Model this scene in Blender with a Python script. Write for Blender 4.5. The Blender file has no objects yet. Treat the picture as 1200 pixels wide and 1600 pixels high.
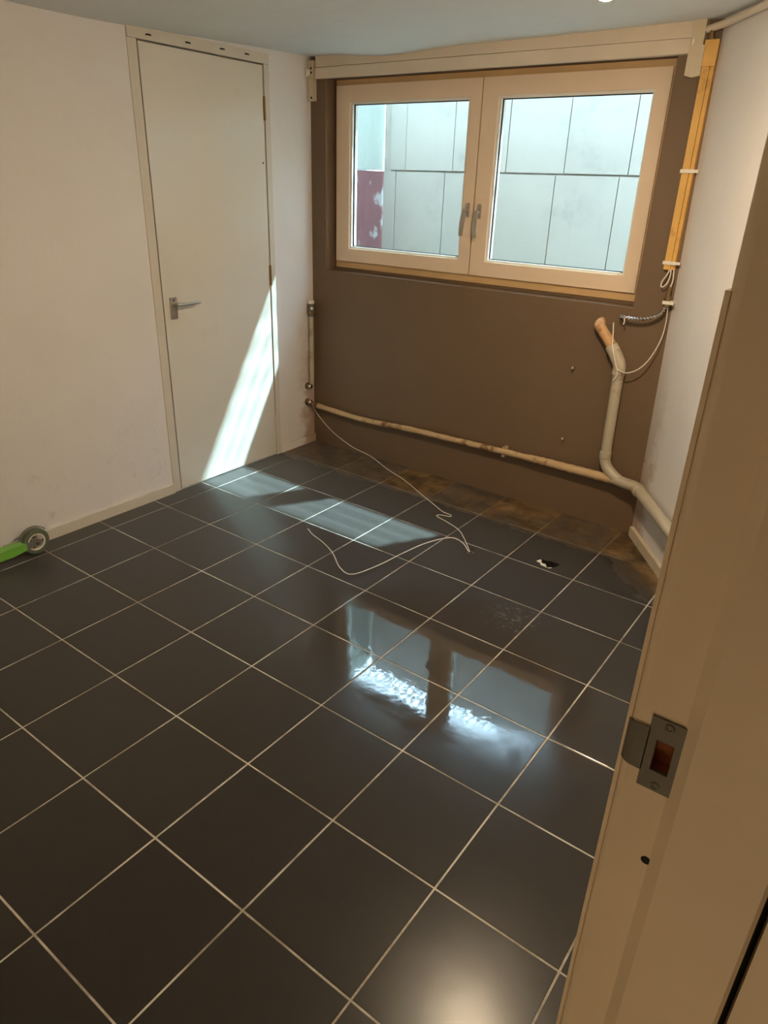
import bpy, bmesh, math, random
from mathutils import Vector, Matrix
random.seed(7)
scene = bpy.context.scene
COL = scene.collection

# ------------------------------------------------------------------ camera
cam_d = bpy.data.cameras.new('camera'); cam = bpy.data.objects.new('camera', cam_d); COL.objects.link(cam)
CAM = Vector((2.890, -3.047, 1.589))
RT = Vector((0.80268, 0.59559, 0.03128)); DN = Vector((0.27693, -0.32574, -0.90399)); FW = Vector((-0.52822, 0.73428, -0.42640))
cam.matrix_world = Matrix(((RT.x, -DN.x, -FW.x, CAM.x), (RT.y, -DN.y, -FW.y, CAM.y), (RT.z, -DN.z, -FW.z, CAM.z), (0, 0, 0, 1)))
cam_d.sensor_width = 36; cam_d.lens = 1090.15 / 1600 * 36; cam_d.clip_start = 0.02
scene.camera = cam

# ------------------------------------------------------------------ sky, sun, exposure
world = bpy.data.worlds.new('sky'); scene.world = world; world.use_nodes = True
bg = world.node_tree.nodes['Background']
bg.inputs[0].default_value = (0.58, 0.81, 1.0, 1); bg.inputs[1].default_value = 20.5
sun_d = bpy.data.lights.new('sun', 'SUN'); sun = bpy.data.objects.new('sun', sun_d); COL.objects.link(sun)
sun.rotation_euler = Vector((-0.587, -1.0, -1.70)).to_track_quat('-Z', 'Y').to_euler()
sun_d.energy = 31.0; sun_d.angle = math.radians(1.3); sun_d.color = (0.58, 0.88, 1.0)
scene.view_settings.view_transform = 'Standard'; scene.view_settings.look = 'None'
scene.view_settings.gamma = 1.0; scene.view_settings.use_curve_mapping = False
scene.view_settings.exposure = 0.38

# ------------------------------------------------------------------ materials
def srgb(r, g, b):
    f = lambda c: (c / 255 / 12.92) if c / 255 <= 0.04045 else ((c / 255 + 0.055) / 1.055) ** 2.4
    return (f(r), f(g), f(b), 1)

class NT:
    def __init__(s, name):
        s.m = bpy.data.materials.new(name); s.m.use_nodes = True
        s.t = s.m.node_tree; s.b = s.t.nodes['Principled BSDF']; s.out = s.t.nodes['Material Output']
    def n(s, kind, **kw):
        nd = s.t.nodes.new(kind)
        for k, v in kw.items(): setattr(nd, k, v)
        return nd
    def l(s, a, b): s.t.links.new(a, b)
    def val(s, x, sock):
        if isinstance(x, (int, float)): sock.default_value = x
        elif isinstance(x, tuple): sock.default_value = x
        else: s.l(x, sock)
    def math(s, op, a, b=0.0, c=None, clamp=False):
        nd = s.n('ShaderNodeMath', operation=op); nd.use_clamp = clamp
        s.val(a, nd.inputs[0]); s.val(b, nd.inputs[1])
        if c is not None: s.val(c, nd.inputs[2])
        return nd.outputs[0]
    def step(s, x, lo, hi):
        nd = s.n('ShaderNodeMapRange', interpolation_type='SMOOTHSTEP')
        s.val(x, nd.inputs[0]); nd.inputs[1].default_value = lo; nd.inputs[2].default_value = hi
        return nd.outputs[0]
    def mix(s, f, a, b):
        nd = s.n('ShaderNodeMix', data_type='RGBA')
        s.val(f, nd.inputs[0]); s.val(a, nd.inputs[6]); s.val(b, nd.inputs[7])
        return nd.outputs[2]
    def noise(s, vec, scale, detail=4.0, rough=0.55, dist=0.0):
        nd = s.n('ShaderNodeTexNoise'); s.l(vec, nd.inputs['Vector'])
        nd.inputs['Scale'].default_value = scale; nd.inputs['Detail'].default_value = detail
        nd.inputs['Roughness'].default_value = rough; nd.inputs['Distortion'].default_value = dist
        return nd.outputs[0]
    def pos(s):
        return s.n('ShaderNodeNewGeometry').outputs['Position']
    def bump(s, h, strength, dist=0.01):
        nd = s.n('ShaderNodeBump'); s.l(h, nd.inputs['Height'])
        nd.inputs['Strength'].default_value = strength; nd.inputs['Distance'].default_value = dist
        s.l(nd.outputs[0], s.b.inputs['Normal'])

def mat(name, col, rough=0.6, var=0.08, vscale=6.0, bump=0.0, bscale=60.0, bdist=0.004, metal=0.0, spec=0.5, col2=None, c2amt=None):
    m = NT(name); p = m.pos()
    m.b.inputs['Roughness'].default_value = rough; m.b.inputs['Metallic'].default_value = metal
    m.b.inputs['Specular IOR Level'].default_value = spec
    dark = tuple(c * (1 - var * 1.6) for c in col[:3]) + (1,); lite = tuple(min(1, c * (1 + var)) for c in col[:3]) + (1,)
    c = m.mix(m.noise(p, vscale), dark, lite)
    if col2:
        c = m.mix(m.step(m.noise(p, c2amt[0], 6, 0.65), c2amt[1], c2amt[2]), c, col2)
    m.l(c, m.b.inputs['Base Color'])
    if bump: m.bump(m.noise(p, bscale, 5, 0.6), bump, bdist)
    return m.m

def wall_mat(name, col, stains=True):
    m = NT(name); p = m.pos()
    sep = m.n('ShaderNodeSeparateXYZ'); m.l(p, sep.inputs[0])
    c = m.mix(m.noise(p, 3.0, 5), tuple(x * 0.88 for x in col[:3]) + (1,), col)
    # scuffs and grime low on the wall, and rusty damp edges at the back corners
    sc = m.math('MULTIPLY', m.step(m.noise(p, 9.0, 8, 0.7, 0.6), 0.58, 0.72), m.step(sep.outputs[2], 0.55, 0.05))
    c = m.mix(m.math('MULTIPLY', sc, 0.35), c, srgb(120, 105, 88))
    if stains:
        edge = m.step(m.math('ADD', m.math('MULTIPLY', m.noise(p, 11.0, 6, 0.7), 0.26), sep.outputs[1]), 0.28, 0.40)
        low = m.step(sep.outputs[2], 1.1, 0.0)
        c = m.mix(m.math('MULTIPLY', m.math('MULTIPLY', edge, low), 0.75), c, srgb(150, 108, 66))
        pn = m.step(m.noise(p, 26.0, 6, 0.7), 0.62, 0.66)
        c = m.mix(m.math('MULTIPLY', m.math('MULTIPLY', pn, edge), m.math('MULTIPLY', low, 0.8)), c, srgb(70, 52, 36))
    m.l(c, m.b.inputs['Base Color']); m.b.inputs['Roughness'].default_value = 0.75
    h = m.math('ADD', m.noise(p, 5.0, 3), m.math('MULTIPLY', m.noise(p, 70.0, 6, 0.6), 0.22))
    m.bump(h, 0.35, 0.012)
    return m.m

def tile_mat():
    m = NT('charcoal_floor_tile'); p = m.pos()
    sep = m.n('ShaderNodeSeparateXYZ'); m.l(p, sep.inputs[0]); x, y = sep.outputs[0], sep.outputs[1]
    info = m.n('ShaderNodeObjectInfo')
    rnd = info.outputs['Random']
    csep = m.n('ShaderNodeSeparateColor'); m.l(info.outputs['Color'], csep.inputs[0]); amt = csep.outputs[0]
    base = m.mix(rnd, srgb(46, 42, 38), srgb(51, 47, 42))
    base = m.mix(m.math('MULTIPLY', m.noise(p, 14.0, 6, 0.65), 0.25), base, srgb(66, 60, 55))
    fine = m.step(m.noise(p, 260.0, 2), 0.70, 0.76)
    base = m.mix(m.math('MULTIPLY', fine, 0.25), base, srgb(120, 112, 102))
    # brown dirt washed up along the back wall and the right-hand corner
    n1 = m.noise(p, 7.0, 7, 0.68, 0.4)
    dy = m.step(m.math('ADD', y, m.math('MULTIPLY', m.math('SUBTRACT', n1, 0.5), 0.14)), -0.05, 0.05)
    rw = m.math('ADD', m.math('MULTIPLY', x, 0.805), m.math('MULTIPLY', y, 0.593))   # distance towards the slanting wall
    dr = m.step(m.math('ADD', rw, m.math('MULTIPLY', m.math('SUBTRACT', n1, 0.5), 0.25)), 1.60, 1.80)
    dr = m.math('MULTIPLY', dr, m.step(m.math('ADD', y, m.math('MULTIPLY', n1, 0.12)), -0.28, -0.08))
    ex = m.math('ABSOLUTE', m.math('SUBTRACT', m.math('FRACT', m.math('DIVIDE', x, 0.333)), 0.5))
    eb = m.step(m.math('ADD', m.math('MAXIMUM', ex, m.math('ABSOLUTE', m.math('SUBTRACT', m.math('DIVIDE', y, 0.333), 0.45))), m.math('MULTIPLY', n1, 0.30)), 0.47, 0.66)
    a2 = m.math('MAXIMUM', m.step(m.math('ADD', amt, m.math('MULTIPLY', m.math('SUBTRACT', n1, 0.5), 1.3)), 0.35, 0.85), m.math('MULTIPLY', eb, 0.7))
    a2 = m.math('MAXIMUM', a2, m.math('MULTIPLY', n1, 1.05))
    dirt = m.math('MAXIMUM', m.math('MULTIPLY', dy, a2), dr, clamp=True)
    dcol = m.mix(m.step(m.noise(p, 9.0, 6, 0.62, 0.3), 0.25, 0.80), srgb(50, 38, 26), srgb(146, 118, 80))
    rust = m.step(m.noise(p, 6.0, 4), 0.52, 0.66)
    dcol = m.mix(m.math('MULTIPLY', rust, 0.3), dcol, srgb(118, 80, 44))
    c = m.mix(m.math('MULTIPLY', dirt, 0.95), base, dcol)
    # chalky lime specks left where water dried
    def blob(cx, cy, r0, r1):
        d = m.math('SQRT', m.math('ADD', m.math('POWER', m.math('SUBTRACT', x, cx), 2.0), m.math('POWER', m.math('SUBTRACT', y, cy), 2.0)))
        return m.step(d, r1, r0)
    lime = m.math('MULTIPLY', blob(1.93, -0.78, 0.0, 0.17), m.step(m.noise(p, 55.0, 8, 0.75, 1.2), 0.52, 0.64))
    c = m.mix(m.math('MULTIPLY', lime, 0.45), c, srgb(150, 145, 138))
    m.l(c, m.b.inputs['Base Color'])
    # gloss: satin, with a thin wet film in the middle of the room
    n2 = m.noise(p, 2.2, 3, 0.5)
    n3 = m.noise(p, 5.0, 6, 0.6, 0.8)
    r = m.math('ADD', 0.232, m.math('MULTIPLY', n2, 0.034))
    wx = m.math('DIVIDE', m.math('SUBTRACT', x, 1.83), 0.62); wy = m.math('DIVIDE', m.math('SUBTRACT', y, -1.20), 0.42)
    wd = m.math('SQRT', m.math('ADD', m.math('POWER', wx, 2.0), m.math('POWER', wy, 2.0)))
    wet = m.step(m.math('ADD', wd, m.math('MULTIPLY', m.math('SUBTRACT', n3, 0.5), 0.8)), 1.30, 0.55)
    r = m.math('ADD', m.math('MULTIPLY', r, m.math('SUBTRACT', 1.0, wet)), m.math('MULTIPLY', wet, 0.035))
    r = m.math('ADD', m.math('MULTIPLY', r, m.math('SUBTRACT', 1.0, dirt)), m.math('MULTIPLY', dirt, 0.65))
    m.l(r, m.b.inputs['Roughness']); m.l(m.math('ADD', 0.25, m.math('MULTIPLY', wet, 0.65)), m.b.inputs['Specular IOR Level'])
    m.l(m.math('MULTIPLY', m.math('SUBTRACT', 1.0, dirt), 0.45), m.b.inputs['Sheen Weight']); m.b.inputs['Sheen Roughness'].default_value = 0.4   # dust
    m.bump(m.noise(p, 9.0, 3), 0.05, 0.01)
    return m.m

def grout_mat():
    m = NT('pale_cement_grout'); p = m.pos()
    sep = m.n('ShaderNodeSeparateXYZ'); m.l(p, sep.inputs[0])
    c = m.mix(m.step(m.noise(p, 4.0, 6, 0.7), 0.38, 0.62), srgb(205, 197, 182), srgb(142, 130, 112))
    d = m.step(m.math('ADD', sep.outputs[1], m.math('MULTIPLY', m.noise(p, 8.0, 5), 0.1)), 0.0, 0.10)
    c = m.mix(m.math('MULTIPLY', d, 0.85), c, srgb(120, 98, 66))
    m.l(c, m.b.inputs['Base Color']); m.b.inputs['Roughness'].default_value = 0.9
    return m.m

def glass_mat():
    m = NT('window_glass'); m.t.nodes.remove(m.b)
    tr = m.n('ShaderNodeBsdfTransparent'); tr.inputs[0].default_value = (0.93, 0.97, 0.97, 1)
    gl = m.n('ShaderNodeBsdfGlossy'); gl.inputs['Roughness'].default_value = 0.02
    lw = m.n('ShaderNodeLayerWeight'); lw.inputs[0].default_value = 0.5
    fr = m.math('ADD', 0.04, m.math('MULTIPLY', m.math('POWER', lw.outputs['Facing'], 5.0), 0.9))
    mx = m.n('ShaderNodeMixShader'); m.l(fr, mx.inputs[0]); m.l(tr.outputs[0], mx.inputs[1]); m.l(gl.outputs[0], mx.inputs[2])
    m.l(mx.outputs[0], m.out.inputs[0]); return m.m

def emit_mat(name, col, st):
    m = NT(name); m.b.inputs['Base Color'].default_value = (0.8, 0.8, 0.8, 1)
    m.b.inputs['Emission Color'].default_value = col; m.b.inputs['Emission Strength'].default_value = st
    return m.m

M = dict(
    wall=wall_mat('white_plaster', srgb(230, 224, 220)),
    ceil=wall_mat('ceiling_plaster', srgb(230, 234, 234), False),
    brown=mat('dark_brown_wall_paint', srgb(112, 90, 68), 0.62, 0.07, 3.0, 0.25, 45, 0.006),
    tile=tile_mat(), grout=grout_mat(),
    door=mat('cream_gloss_door_paint', srgb(218, 211, 198), 0.22, 0.03, 2.5, 0.04, 8, 0.006, col2=srgb(188, 176, 158), c2amt=(2.4, 0.62, 0.85)),
    trimw=mat('cream_trim_paint', srgb(212, 202, 186), 0.45, 0.06, 9, 0.15, 30, 0.004),
    beam=mat('old_white_lintel_paint', srgb(222, 206, 186), 0.6, 0.07, 5, 0.3, 18, 0.008),
    sash=mat('white_window_paint', srgb(230, 206, 180), 0.38, 0.04, 4, 0.08, 30, 0.004),
    rawfr=mat('yellow_tan_frame_paint', srgb(206, 172, 124), 0.5, 0.1, 14, 0.15, 40, 0.004),  # one even yellow-tan over the whole frame
    bead=mat('pale_glazing_bead', srgb(226, 222, 214), 0.4, 0.03, 5),
    rubber=mat('black_rubber', srgb(28, 27, 26), 0.7, 0.1, 10),
    dark=mat('dark_gap', srgb(22, 18, 15), 0.9, 0.1, 10),
    glass=glass_mat(),
    alu=mat('brushed_aluminium', srgb(196, 190, 180), 0.35, 0.05, 30, metal=0.9),
    chrome=mat('chrome', srgb(205, 203, 200), 0.18, 0.05, 20, metal=1.0),
    steel=mat('dull_zinc_steel', srgb(112, 106, 92), 0.55, 0.12, 40, 0.08, 160, 0.002, metal=0.35),
    wood=mat('raw_wood_mortise', srgb(150, 84, 36), 0.8, 0.25, 45),
    jamb=mat('cream_jamb_paint', srgb(226, 204, 168), 0.5, 0.05, 5, 0.15, 22, 0.004),
    pvc=mat('grey_pvc_pipe', srgb(186, 174, 152), 0.45, 0.10, 8, 0.1, 40, 0.003, col2=srgb(120, 98, 70), c2amt=(7.0, 0.58, 0.75)),
    lag=mat('flaking_painted_pipe', srgb(200, 170, 130), 0.7, 0.16, 10, 0.5, 40, 0.006, col2=srgb(122, 88, 56), c2amt=(10.0, 0.52, 0.66)),
    rustpipe=mat('orange_brown_pipe', srgb(205, 160, 112), 0.6, 0.12, 16, 0.3, 50, 0.004, col2=srgb(150, 100, 60), c2amt=(14.0, 0.52, 0.7)),
    lath=mat('yellow_wood_batten', srgb(220, 172, 92), 0.55, 0.14, 8, 0.1, 30, 0.003, col2=srgb(170, 120, 58), c2amt=(9.0, 0.55, 0.75)),
    boardw=mat('scuffed_white_board', srgb(206, 190, 164), 0.6, 0.08, 18, 0.2, 50, 0.004, col2=srgb(140, 112, 80), c2amt=(20.0, 0.64, 0.72)),
    whitepl=mat('white_plastic', srgb(226, 220, 208), 0.4, 0.03, 10),
    wire=mat('white_wire', srgb(222, 214, 200), 0.45, 0.03, 10),
    brass=mat('tarnished_brass', srgb(150, 124, 88), 0.4, 0.12, 30, metal=0.85),
    concrete=mat('pale_concrete', srgb(180, 176, 168), 0.9, 0.07, 3.5, 0.25, 25, 0.006, col2=srgb(156, 156, 150), c2amt=(2.6, 0.52, 0.75)),
    sideup=mat('pale_render', srgb(164, 172, 164), 0.9, 0.08, 4, 0.3, 20, 0.006),
    sidered=mat('worn_red_paint', srgb(122, 80, 84), 0.9, 0.14, 6, 0.3, 20, 0.006, col2=srgb(165, 165, 165), c2amt=(7.0, 0.54, 0.66)),
    ground=mat('light_well_ground', srgb(150, 150, 142), 0.95, 0.15, 6),
    green=mat('green_painted_metal', srgb(116, 178, 66), 0.4, 0.05, 8),
    greymet=mat('grey_painted_metal', srgb(120, 120, 116), 0.4, 0.06, 12, metal=0.3),
    tyre=mat('grey_green_tyre', srgb(98, 106, 84), 0.6, 0.08, 10),
    bulb=emit_mat('glowing_bulb', (1.0, 0.79, 0.53, 1), 1800.0),
    globe=emit_mat('jamb_fill_globe', (1.0, 0.78, 0.52, 1), 12.5),  # glow of the lamp added in the hall
    hall=mat('hall_plaster', srgb(190, 172, 146), 0.8, 0.05, 4),
    hallfloor=mat('hall_floor', srgb(120, 98, 74), 0.6, 0.1, 6),
)

# ------------------------------------------------------------------ mesh helpers
def wpos(o):
    v = Vector((0, 0, 0))
    while o: v += o.location; o = o.parent
    return v

def obj(name, bm, m, parent=None, smooth=False, bevel=0.0, angle=35, **props):
    if bevel:
        es = [e for e in bm.edges if len(e.link_faces) == 2 and e.calc_face_angle(0) > 0.5]
        bmesh.ops.bevel(bm, geom=es, offset=bevel, segments=2, profile=0.6, affect='EDGES', clamp_overlap=True)
    bmesh.ops.recalc_face_normals(bm, faces=bm.faces)
    if parent: bmesh.ops.translate(bm, verts=bm.verts, vec=-wpos(parent))
    me = bpy.data.meshes.new(name); bm.to_mesh(me); bm.free()
    me.materials.append(M[m])
    if smooth:
        me.shade_smooth()
        me.set_sharp_from_angle(angle=math.radians(angle))
    o = bpy.data.objects.new(name, me); COL.objects.link(o)
    if parent: o.parent = parent
    for k, v in props.items(): o[k] = v
    return o

def struct(name, bm, m, **kw):
    o = obj(name, bm, m, None, **kw); o['kind'] = 'structure'; return o

def thing(name, loc, label=None, cat=None, group=None, kind=None):
    o = bpy.data.objects.new(name, None); COL.objects.link(o); o.location = loc; o.empty_display_size = 0.05
    if label: o['label'] = label
    if cat: o['category'] = cat
    if group: o['group'] = group
    if kind: o['kind'] = kind
    return o

def tag(o, label, cat, group=None):
    o['label'] = label; o['category'] = cat
    if group: o['group'] = group
    return o

def B(): return bmesh.new()

def box(bm, x0, x1, y0, y1, z0, z1, rot=None, piv=None):
    vs = [bm.verts.new(Vector((x, y, z))) for x in (x0, x1) for y in (y0, y1) for z in (z0, z1)]
    for f in ((0, 1, 3, 2), (4, 6, 7, 5), (0, 4, 5, 1), (2, 3, 7, 6), (0, 2, 6, 4), (1, 5, 7, 3)):
        bm.faces.new([vs[i] for i in f])
    if rot is not None: bmesh.ops.rotate(bm, verts=vs, cent=Vector(piv), matrix=rot)
    return bm

def obox(bm, org, ax, a0, a1, b0, b1, z0, z1):
    """box along horizontal direction ax (a), its left normal (b) and z"""
    ax = Vector(ax).normalized(); nb = Vector((-ax.y, ax.x, 0)); org = Vector(org)
    vs = [bm.verts.new(org + ax * a + nb * b + Vector((0, 0, z))) for a in (a0, a1) for b in (b0, b1) for z in (z0, z1)]
    for f in ((0, 1, 3, 2), (4, 6, 7, 5), (0, 4, 5, 1), (2, 3, 7, 6), (0, 2, 6, 4), (1, 5, 7, 3)):
        bm.faces.new([vs[i] for i in f])
    return bm

def smooth_path(pts, n=6):
    pts = [Vector(p) for p in pts]; out = []
    for i in range(len(pts) - 1):
        p0 = pts[max(i - 1, 0)]; p1 = pts[i]; p2 = pts[i + 1]; p3 = pts[min(i + 2, len(pts) - 1)]
        for k in range(n):
            t = k / n
            out.append(0.5 * ((2 * p1) + (p2 - p0) * t + (2 * p0 - 5 * p1 + 4 * p2 - p3) * t * t + (3 * p1 - p0 - 3 * p2 + p3) * t ** 3))
    out.append(pts[-1]); return out

def tube(bm, pts, r, n=14, cap=True):
    pts = [Vector(p) for p in pts]; L = len(pts)
    rs = r if isinstance(r, (list, tuple)) else [r] * L
    tg = [((pts[min(i + 1, L - 1)] - pts[max(i - 1, 0)]).normalized()) for i in range(L)]
    up = Vector((0, 0, 1)) if abs(tg[0].z) < 0.9 else Vector((1, 0, 0))
    u = (up - tg[0] * up.dot(tg[0])).normalized(); rings = []
    for i in range(L):
        u = (u - tg[i] * u.dot(tg[i])).normalized(); v = tg[i].cross(u)
        rings.append([bm.verts.new(pts[i] + (u * math.cos(2 * math.pi * k / n) + v * math.sin(2 * math.pi * k / n)) * rs[i]) for k in range(n)])
    for a, b in zip(rings, rings[1:]):
        for k in range(n): bm.faces.new((a[k], a[(k + 1) % n], b[(k + 1) % n], b[k]))
    if cap: bm.faces.new(rings[0][::-1]); bm.faces.new(rings[-1])
    return bm

def lathe(bm, org, axis, prof, n=24):
    """prof: list of (distance along axis, radius)"""
    org = Vector(org); axis = Vector(axis).normalized()
    u = axis.orthogonal().normalized(); v = axis.cross(u); rings = []
    for d, r in prof:
        if r < 1e-6: rings.append([bm.verts.new(org + axis * d)])
        else: rings.append([bm.verts.new(org + axis * d + (u * math.cos(2 * math.pi * k / n) + v * math.sin(2 * math.pi * k / n)) * r) for k in range(n)])
    for a, b in zip(rings, rings[1:]):
        for k in range(n):
            k2 = (k + 1) % n
            if len(a) == 1 and len(b) == 1: continue
            if len(a) == 1: bm.faces.new((a[0], b[k], b[k2]))
            elif len(b) == 1: bm.faces.new((a[k], a[k2], b[0]))
            else: bm.faces.new((a[k], a[k2], b[k2], b[k]))
    return bm

def prism(bm, poly, z0, z1, axes=None):
    """poly in the (a, b) plane, extruded along c; axes = (A, B, C, origin)"""
    A, Bv, Cv, o = axes if axes else (Vector((1, 0, 0)), Vector((0, 1, 0)), Vector((0, 0, 1)), Vector((0, 0, 0)))
    lo = [bm.verts.new(o + A * a + Bv * b + Cv * z0) for a, b in poly]; hi = [bm.verts.new(o + A * a + Bv * b + Cv * z1) for a, b in poly]
    bm.faces.new(lo[::-1]); bm.faces.new(hi)
    for i in range(len(poly)):
        j = (i + 1) % len(poly); bm.faces.new((lo[i], lo[j], hi[j], hi[i]))
    return bm

def framed(bm, ox0, ox1, oz0, oz1, ix0, ix1, iz0, iz1, y0, y1):
    """a rectangular frame in the xz plane between y0 and y1 as one clean ring"""
    def ring(y): return [[bm.verts.new((x, y, z)) for x, z in ((a, c), (b, c), (b, d), (a, d))] for a, b, c, d in ((ox0, ox1, oz0, oz1), (ix0, ix1, iz0, iz1))]
    fo, fi = ring(y0); bo, bi = ring(y1)
    for k in range(4):
        j = (k + 1) % 4
        bm.faces.new((fo[k], fo[j], fi[j], fi[k])); bm.faces.new((bo[k], bi[k], bi[j], bo[j]))
        bm.faces.new((fo[k], bo[k], bo[j], fo[j])); bm.faces.new((fi[k], fi[j], bi[j], bi[k]))
    return bm

# ------------------------------------------------------------------ the room
T = 0.333                      # tile module
XL, YB = -0.1215, 0.306        # left wall, back wall
P0 = Vector((2.045, YB, 0)); RD = Vector((0.593, -0.805, 0)).normalized(); RN = Vector((-RD.y, RD.x, 0))  # slanting right wall; RN points out of the room
XE = 2.785                     # room face of the entrance wall
tE = (XE - P0.x) / RD.x; PE = P0 + RD * tE
YF = -3.42
CZ = 2.19
ROOM = [(XL, YF), (XE, YF), (XE, -3.27), (2.95, -3.27), (2.95, -2.447), (XE, -2.447), (PE.x, PE.y), (P0.x, P0.y), (XL, YB)]

# floor slab (grout shows between the tiles)
GZ = -0.0011
HOLE = (1.846, -0.268)
def hole_outline(s=1.0, n=28):
    out = []
    for k in range(n):
        a = 2 * math.pi * k / n; rr = s * (1 + 0.16 * math.sin(3 * a + .5) + 0.08 * math.sin(7 * a))
        out.append((HOLE[0] + 0.045 * rr * math.cos(a) - 0.020 * rr * math.sin(a), HOLE[1] + 0.030 * rr * math.sin(a) + 0.016 * rr * math.cos(a)))
    return out
ho = hole_outline(1.03); k0 = max(range(len(ho)), key=lambda k: ho[k][1]); ho = ho[k0:] + ho[:k0]
bm = B(); prism(bm, [(XL - 0.05, YF - 0.05), (3.0, YF - 0.05), (3.0, -0.5), (PE.x + 0.1, PE.y + 0.05), (P0.x + 0.1, P0.y + 0.05), (HOLE[0], YB + .05)] + [ho[0]] + ho[::-1] + [(HOLE[0], YB + .05), (XL - 0.05, YB + 0.05)], -0.08, GZ)
floor = struct('floor', bm, 'grout')
# room polygon without the threshold notch for clipping (two convex-ish pieces are avoided: Sutherland-Hodgman on the convex core)
CORE = [(XL, YF), (2.95, YF), (2.95, P0.y + RD.y * (2.95 - P0.x) / RD.x), (P0.x, P0.y), (XL, YB)]
def clip(poly, clipper):
    out = poly
    for i in range(len(clipper)):
        a = Vector(clipper[i]); b = Vector(clipper[(i + 1) % len(clipper)]); inp, out = out, []
        if not inp: break
        side = lambda p: (b.x - a.x) * (p[1] - a.y) - (b.y - a.y) * (p[0] - a.x)
        for k in range(len(inp)):
            p, q = inp[k - 1], inp[k]; sp, sq = side(p), side(q)
            if (sp >= 0) != (sq >= 0):
                t = sp / (sp - sq); out.append((p[0] + (q[0] - p[0]) * t, p[1] + (q[1] - p[1]) * t))
            if sq >= 0: out.append(q)
    return out
def tile_mesh(poly, name='tile'):
    bm = B(); prism(bm, poly, -0.008, 0.0)
    es = [e for e in bm.edges if all(v.co.z > -0.001 for v in e.verts)]
    bmesh.ops.bevel(bm, geom=es, offset=0.0014, segments=2, profile=0.5, affect='EDGES')
    bmesh.ops.recalc_face_normals(bm, faces=bm.faces)
    me = bpy.data.meshes.new(name); bm.to_mesh(me); bm.free(); me.materials.append(M['tile']); return me
GAP = 0.0048; h = T / 2 - GAP / 2
full_tile = tile_mesh([(-h, -h), (h, -h), (h, h), (-h, h)])
dirt_row = {-1: .55, 0: .30, 1: .40, 2: .95, 3: .22, 4: .75, 5: .45, 6: .9}
for i in range(-1, 9):
    for j in range(-11, 1):
        cx, cy = (i + .5) * T, (j + .5) * T
        sq = [(cx - h, cy - h), (cx + h, cy - h), (cx + h, cy + h), (cx - h, cy + h)]
        pc = clip(sq, CORE)
        if len(pc) < 3: continue
        area = abs(sum(pc[k - 1][0] * pc[k][1] - pc[k][0] * pc[k - 1][1] for k in range(len(pc)))) / 2
        if area < 2e-4: continue
        if (i, j) == (5, -1):   # the tile with a hole knocked through it
            bm = B(); n = 28
            for z in (0.0, -0.008):
                pass
            ell = [(a - cx, b - cy) for a, b in hole_outline()]
            # outer outline points matched by angle
            outp = []
            hx, hy = HOLE[0] - cx, HOLE[1] - cy
            for k in range(n):
                dx, dy = ell[k][0] - hx, ell[k][1] - hy; s = 1e9
                if dx > 1e-9: s = min(s, (h - hx) / dx)
                if dx < -1e-9: s = min(s, (-h - hx) / dx)
                if dy > 1e-9: s = min(s, (h - hy) / dy)
                if dy < -1e-9: s = min(s, (-h - hy) / dy)
                outp.append([hx + dx * s, hy + dy * s])
            for c in ((-h, -h), (h, -h), (h, h), (-h, h)):
                k = min(range(n), key=lambda q: (outp[q][0] - c[0]) ** 2 + (outp[q][1] - c[1]) ** 2); outp[k] = list(c)
            ot = [bm.verts.new((a, b, 0)) for a, b in outp]; it = [bm.verts.new((a, b, 0)) for a, b in ell]
            ob = [bm.verts.new((a, b, -.008)) for a, b in outp]; ib = [bm.verts.new((a * .97 + hx * .03, b * .97 + hy * .03, -.0079)) for a, b in ell]
            for k in range(n):
                q = (k + 1) % n
                bm.faces.new((ot[k], ot[q], it[q], it[k])); bm.faces.new((it[k], it[q], ib[q], ib[k])); bm.faces.new((ot[q], ot[k], ob[k], ob[q]))
            bmesh.ops.recalc_face_normals(bm, faces=bm.faces)
            me = bpy.data.meshes.new('tile'); bm.to_mesh(me); bm.free(); me.materials.append(M['tile'])
            broken_loc = (cx, cy)
        elif abs(area - (2 * h) ** 2) < 1e-6: me = full_tile
        else: me = tile_mesh([(a - cx, b - cy) for a, b in pc])
        o = bpy.data.objects.new('tile', me); COL.objects.link(o); o.parent = floor
        o.location = (cx, cy, random.uniform(-.0003, .0003))
        o.rotation_euler = (random.uniform(-.0012, .0012), random.uniform(-.0012, .0012), 0)
        o.color = (dirt_row.get(i, .6) if j == 0 else 0.0, 0, 0, 1)
        if (i, j) == (5, -1): o['label'] = 'dark floor tile with a small hole knocked through'
# hole floor and sides coloured dark as its shade, pale mortar at near edge
bm = B(); prism(bm, hole_outline(1.02), -0.075, -0.030); obj('hole_floor_shade', bm, 'dark', floor)
bm = B(); lin = hole_outline(.985)
tp = [bm.verts.new((a, b, -.0022)) for a, b in lin]; bt = [bm.verts.new((a, b, -.031)) for a, b in lin]
for k in range(len(lin)): bm.faces.new((tp[k], tp[(k + 1) % len(lin)], bt[(k + 1) % len(lin)], bt[k]))
obj('hole_side_shade', bm, 'dark', floor, smooth=True)  # dark sleeve standing for shade on the sides of the hole
bm = B(); near = [(a, b) for a, b in hole_outline(.97, 60) if (a - HOLE[0]) * .55 + (b - HOLE[1]) * 1.0 < -.002]
near.sort(key=lambda p: p[0] - .5 * p[1])
top = [(a, b) for a, b in near]; n_ = len(top); row = []
for k, (a, b) in enumerate(top):
    w = math.sin(math.pi * k / (n_ - 1)) * (0.55 + .25 * math.sin(k * 1.3))
    a2, b2 = a + (HOLE[0] - a) * w, b + (HOLE[1] - b) * w
    row.append((bm.verts.new((a, b, -.0015)), bm.verts.new((a2, b2, -.0030)), bm.verts.new((a2, b2, -.028)), bm.verts.new((a, b, -.028))))
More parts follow.
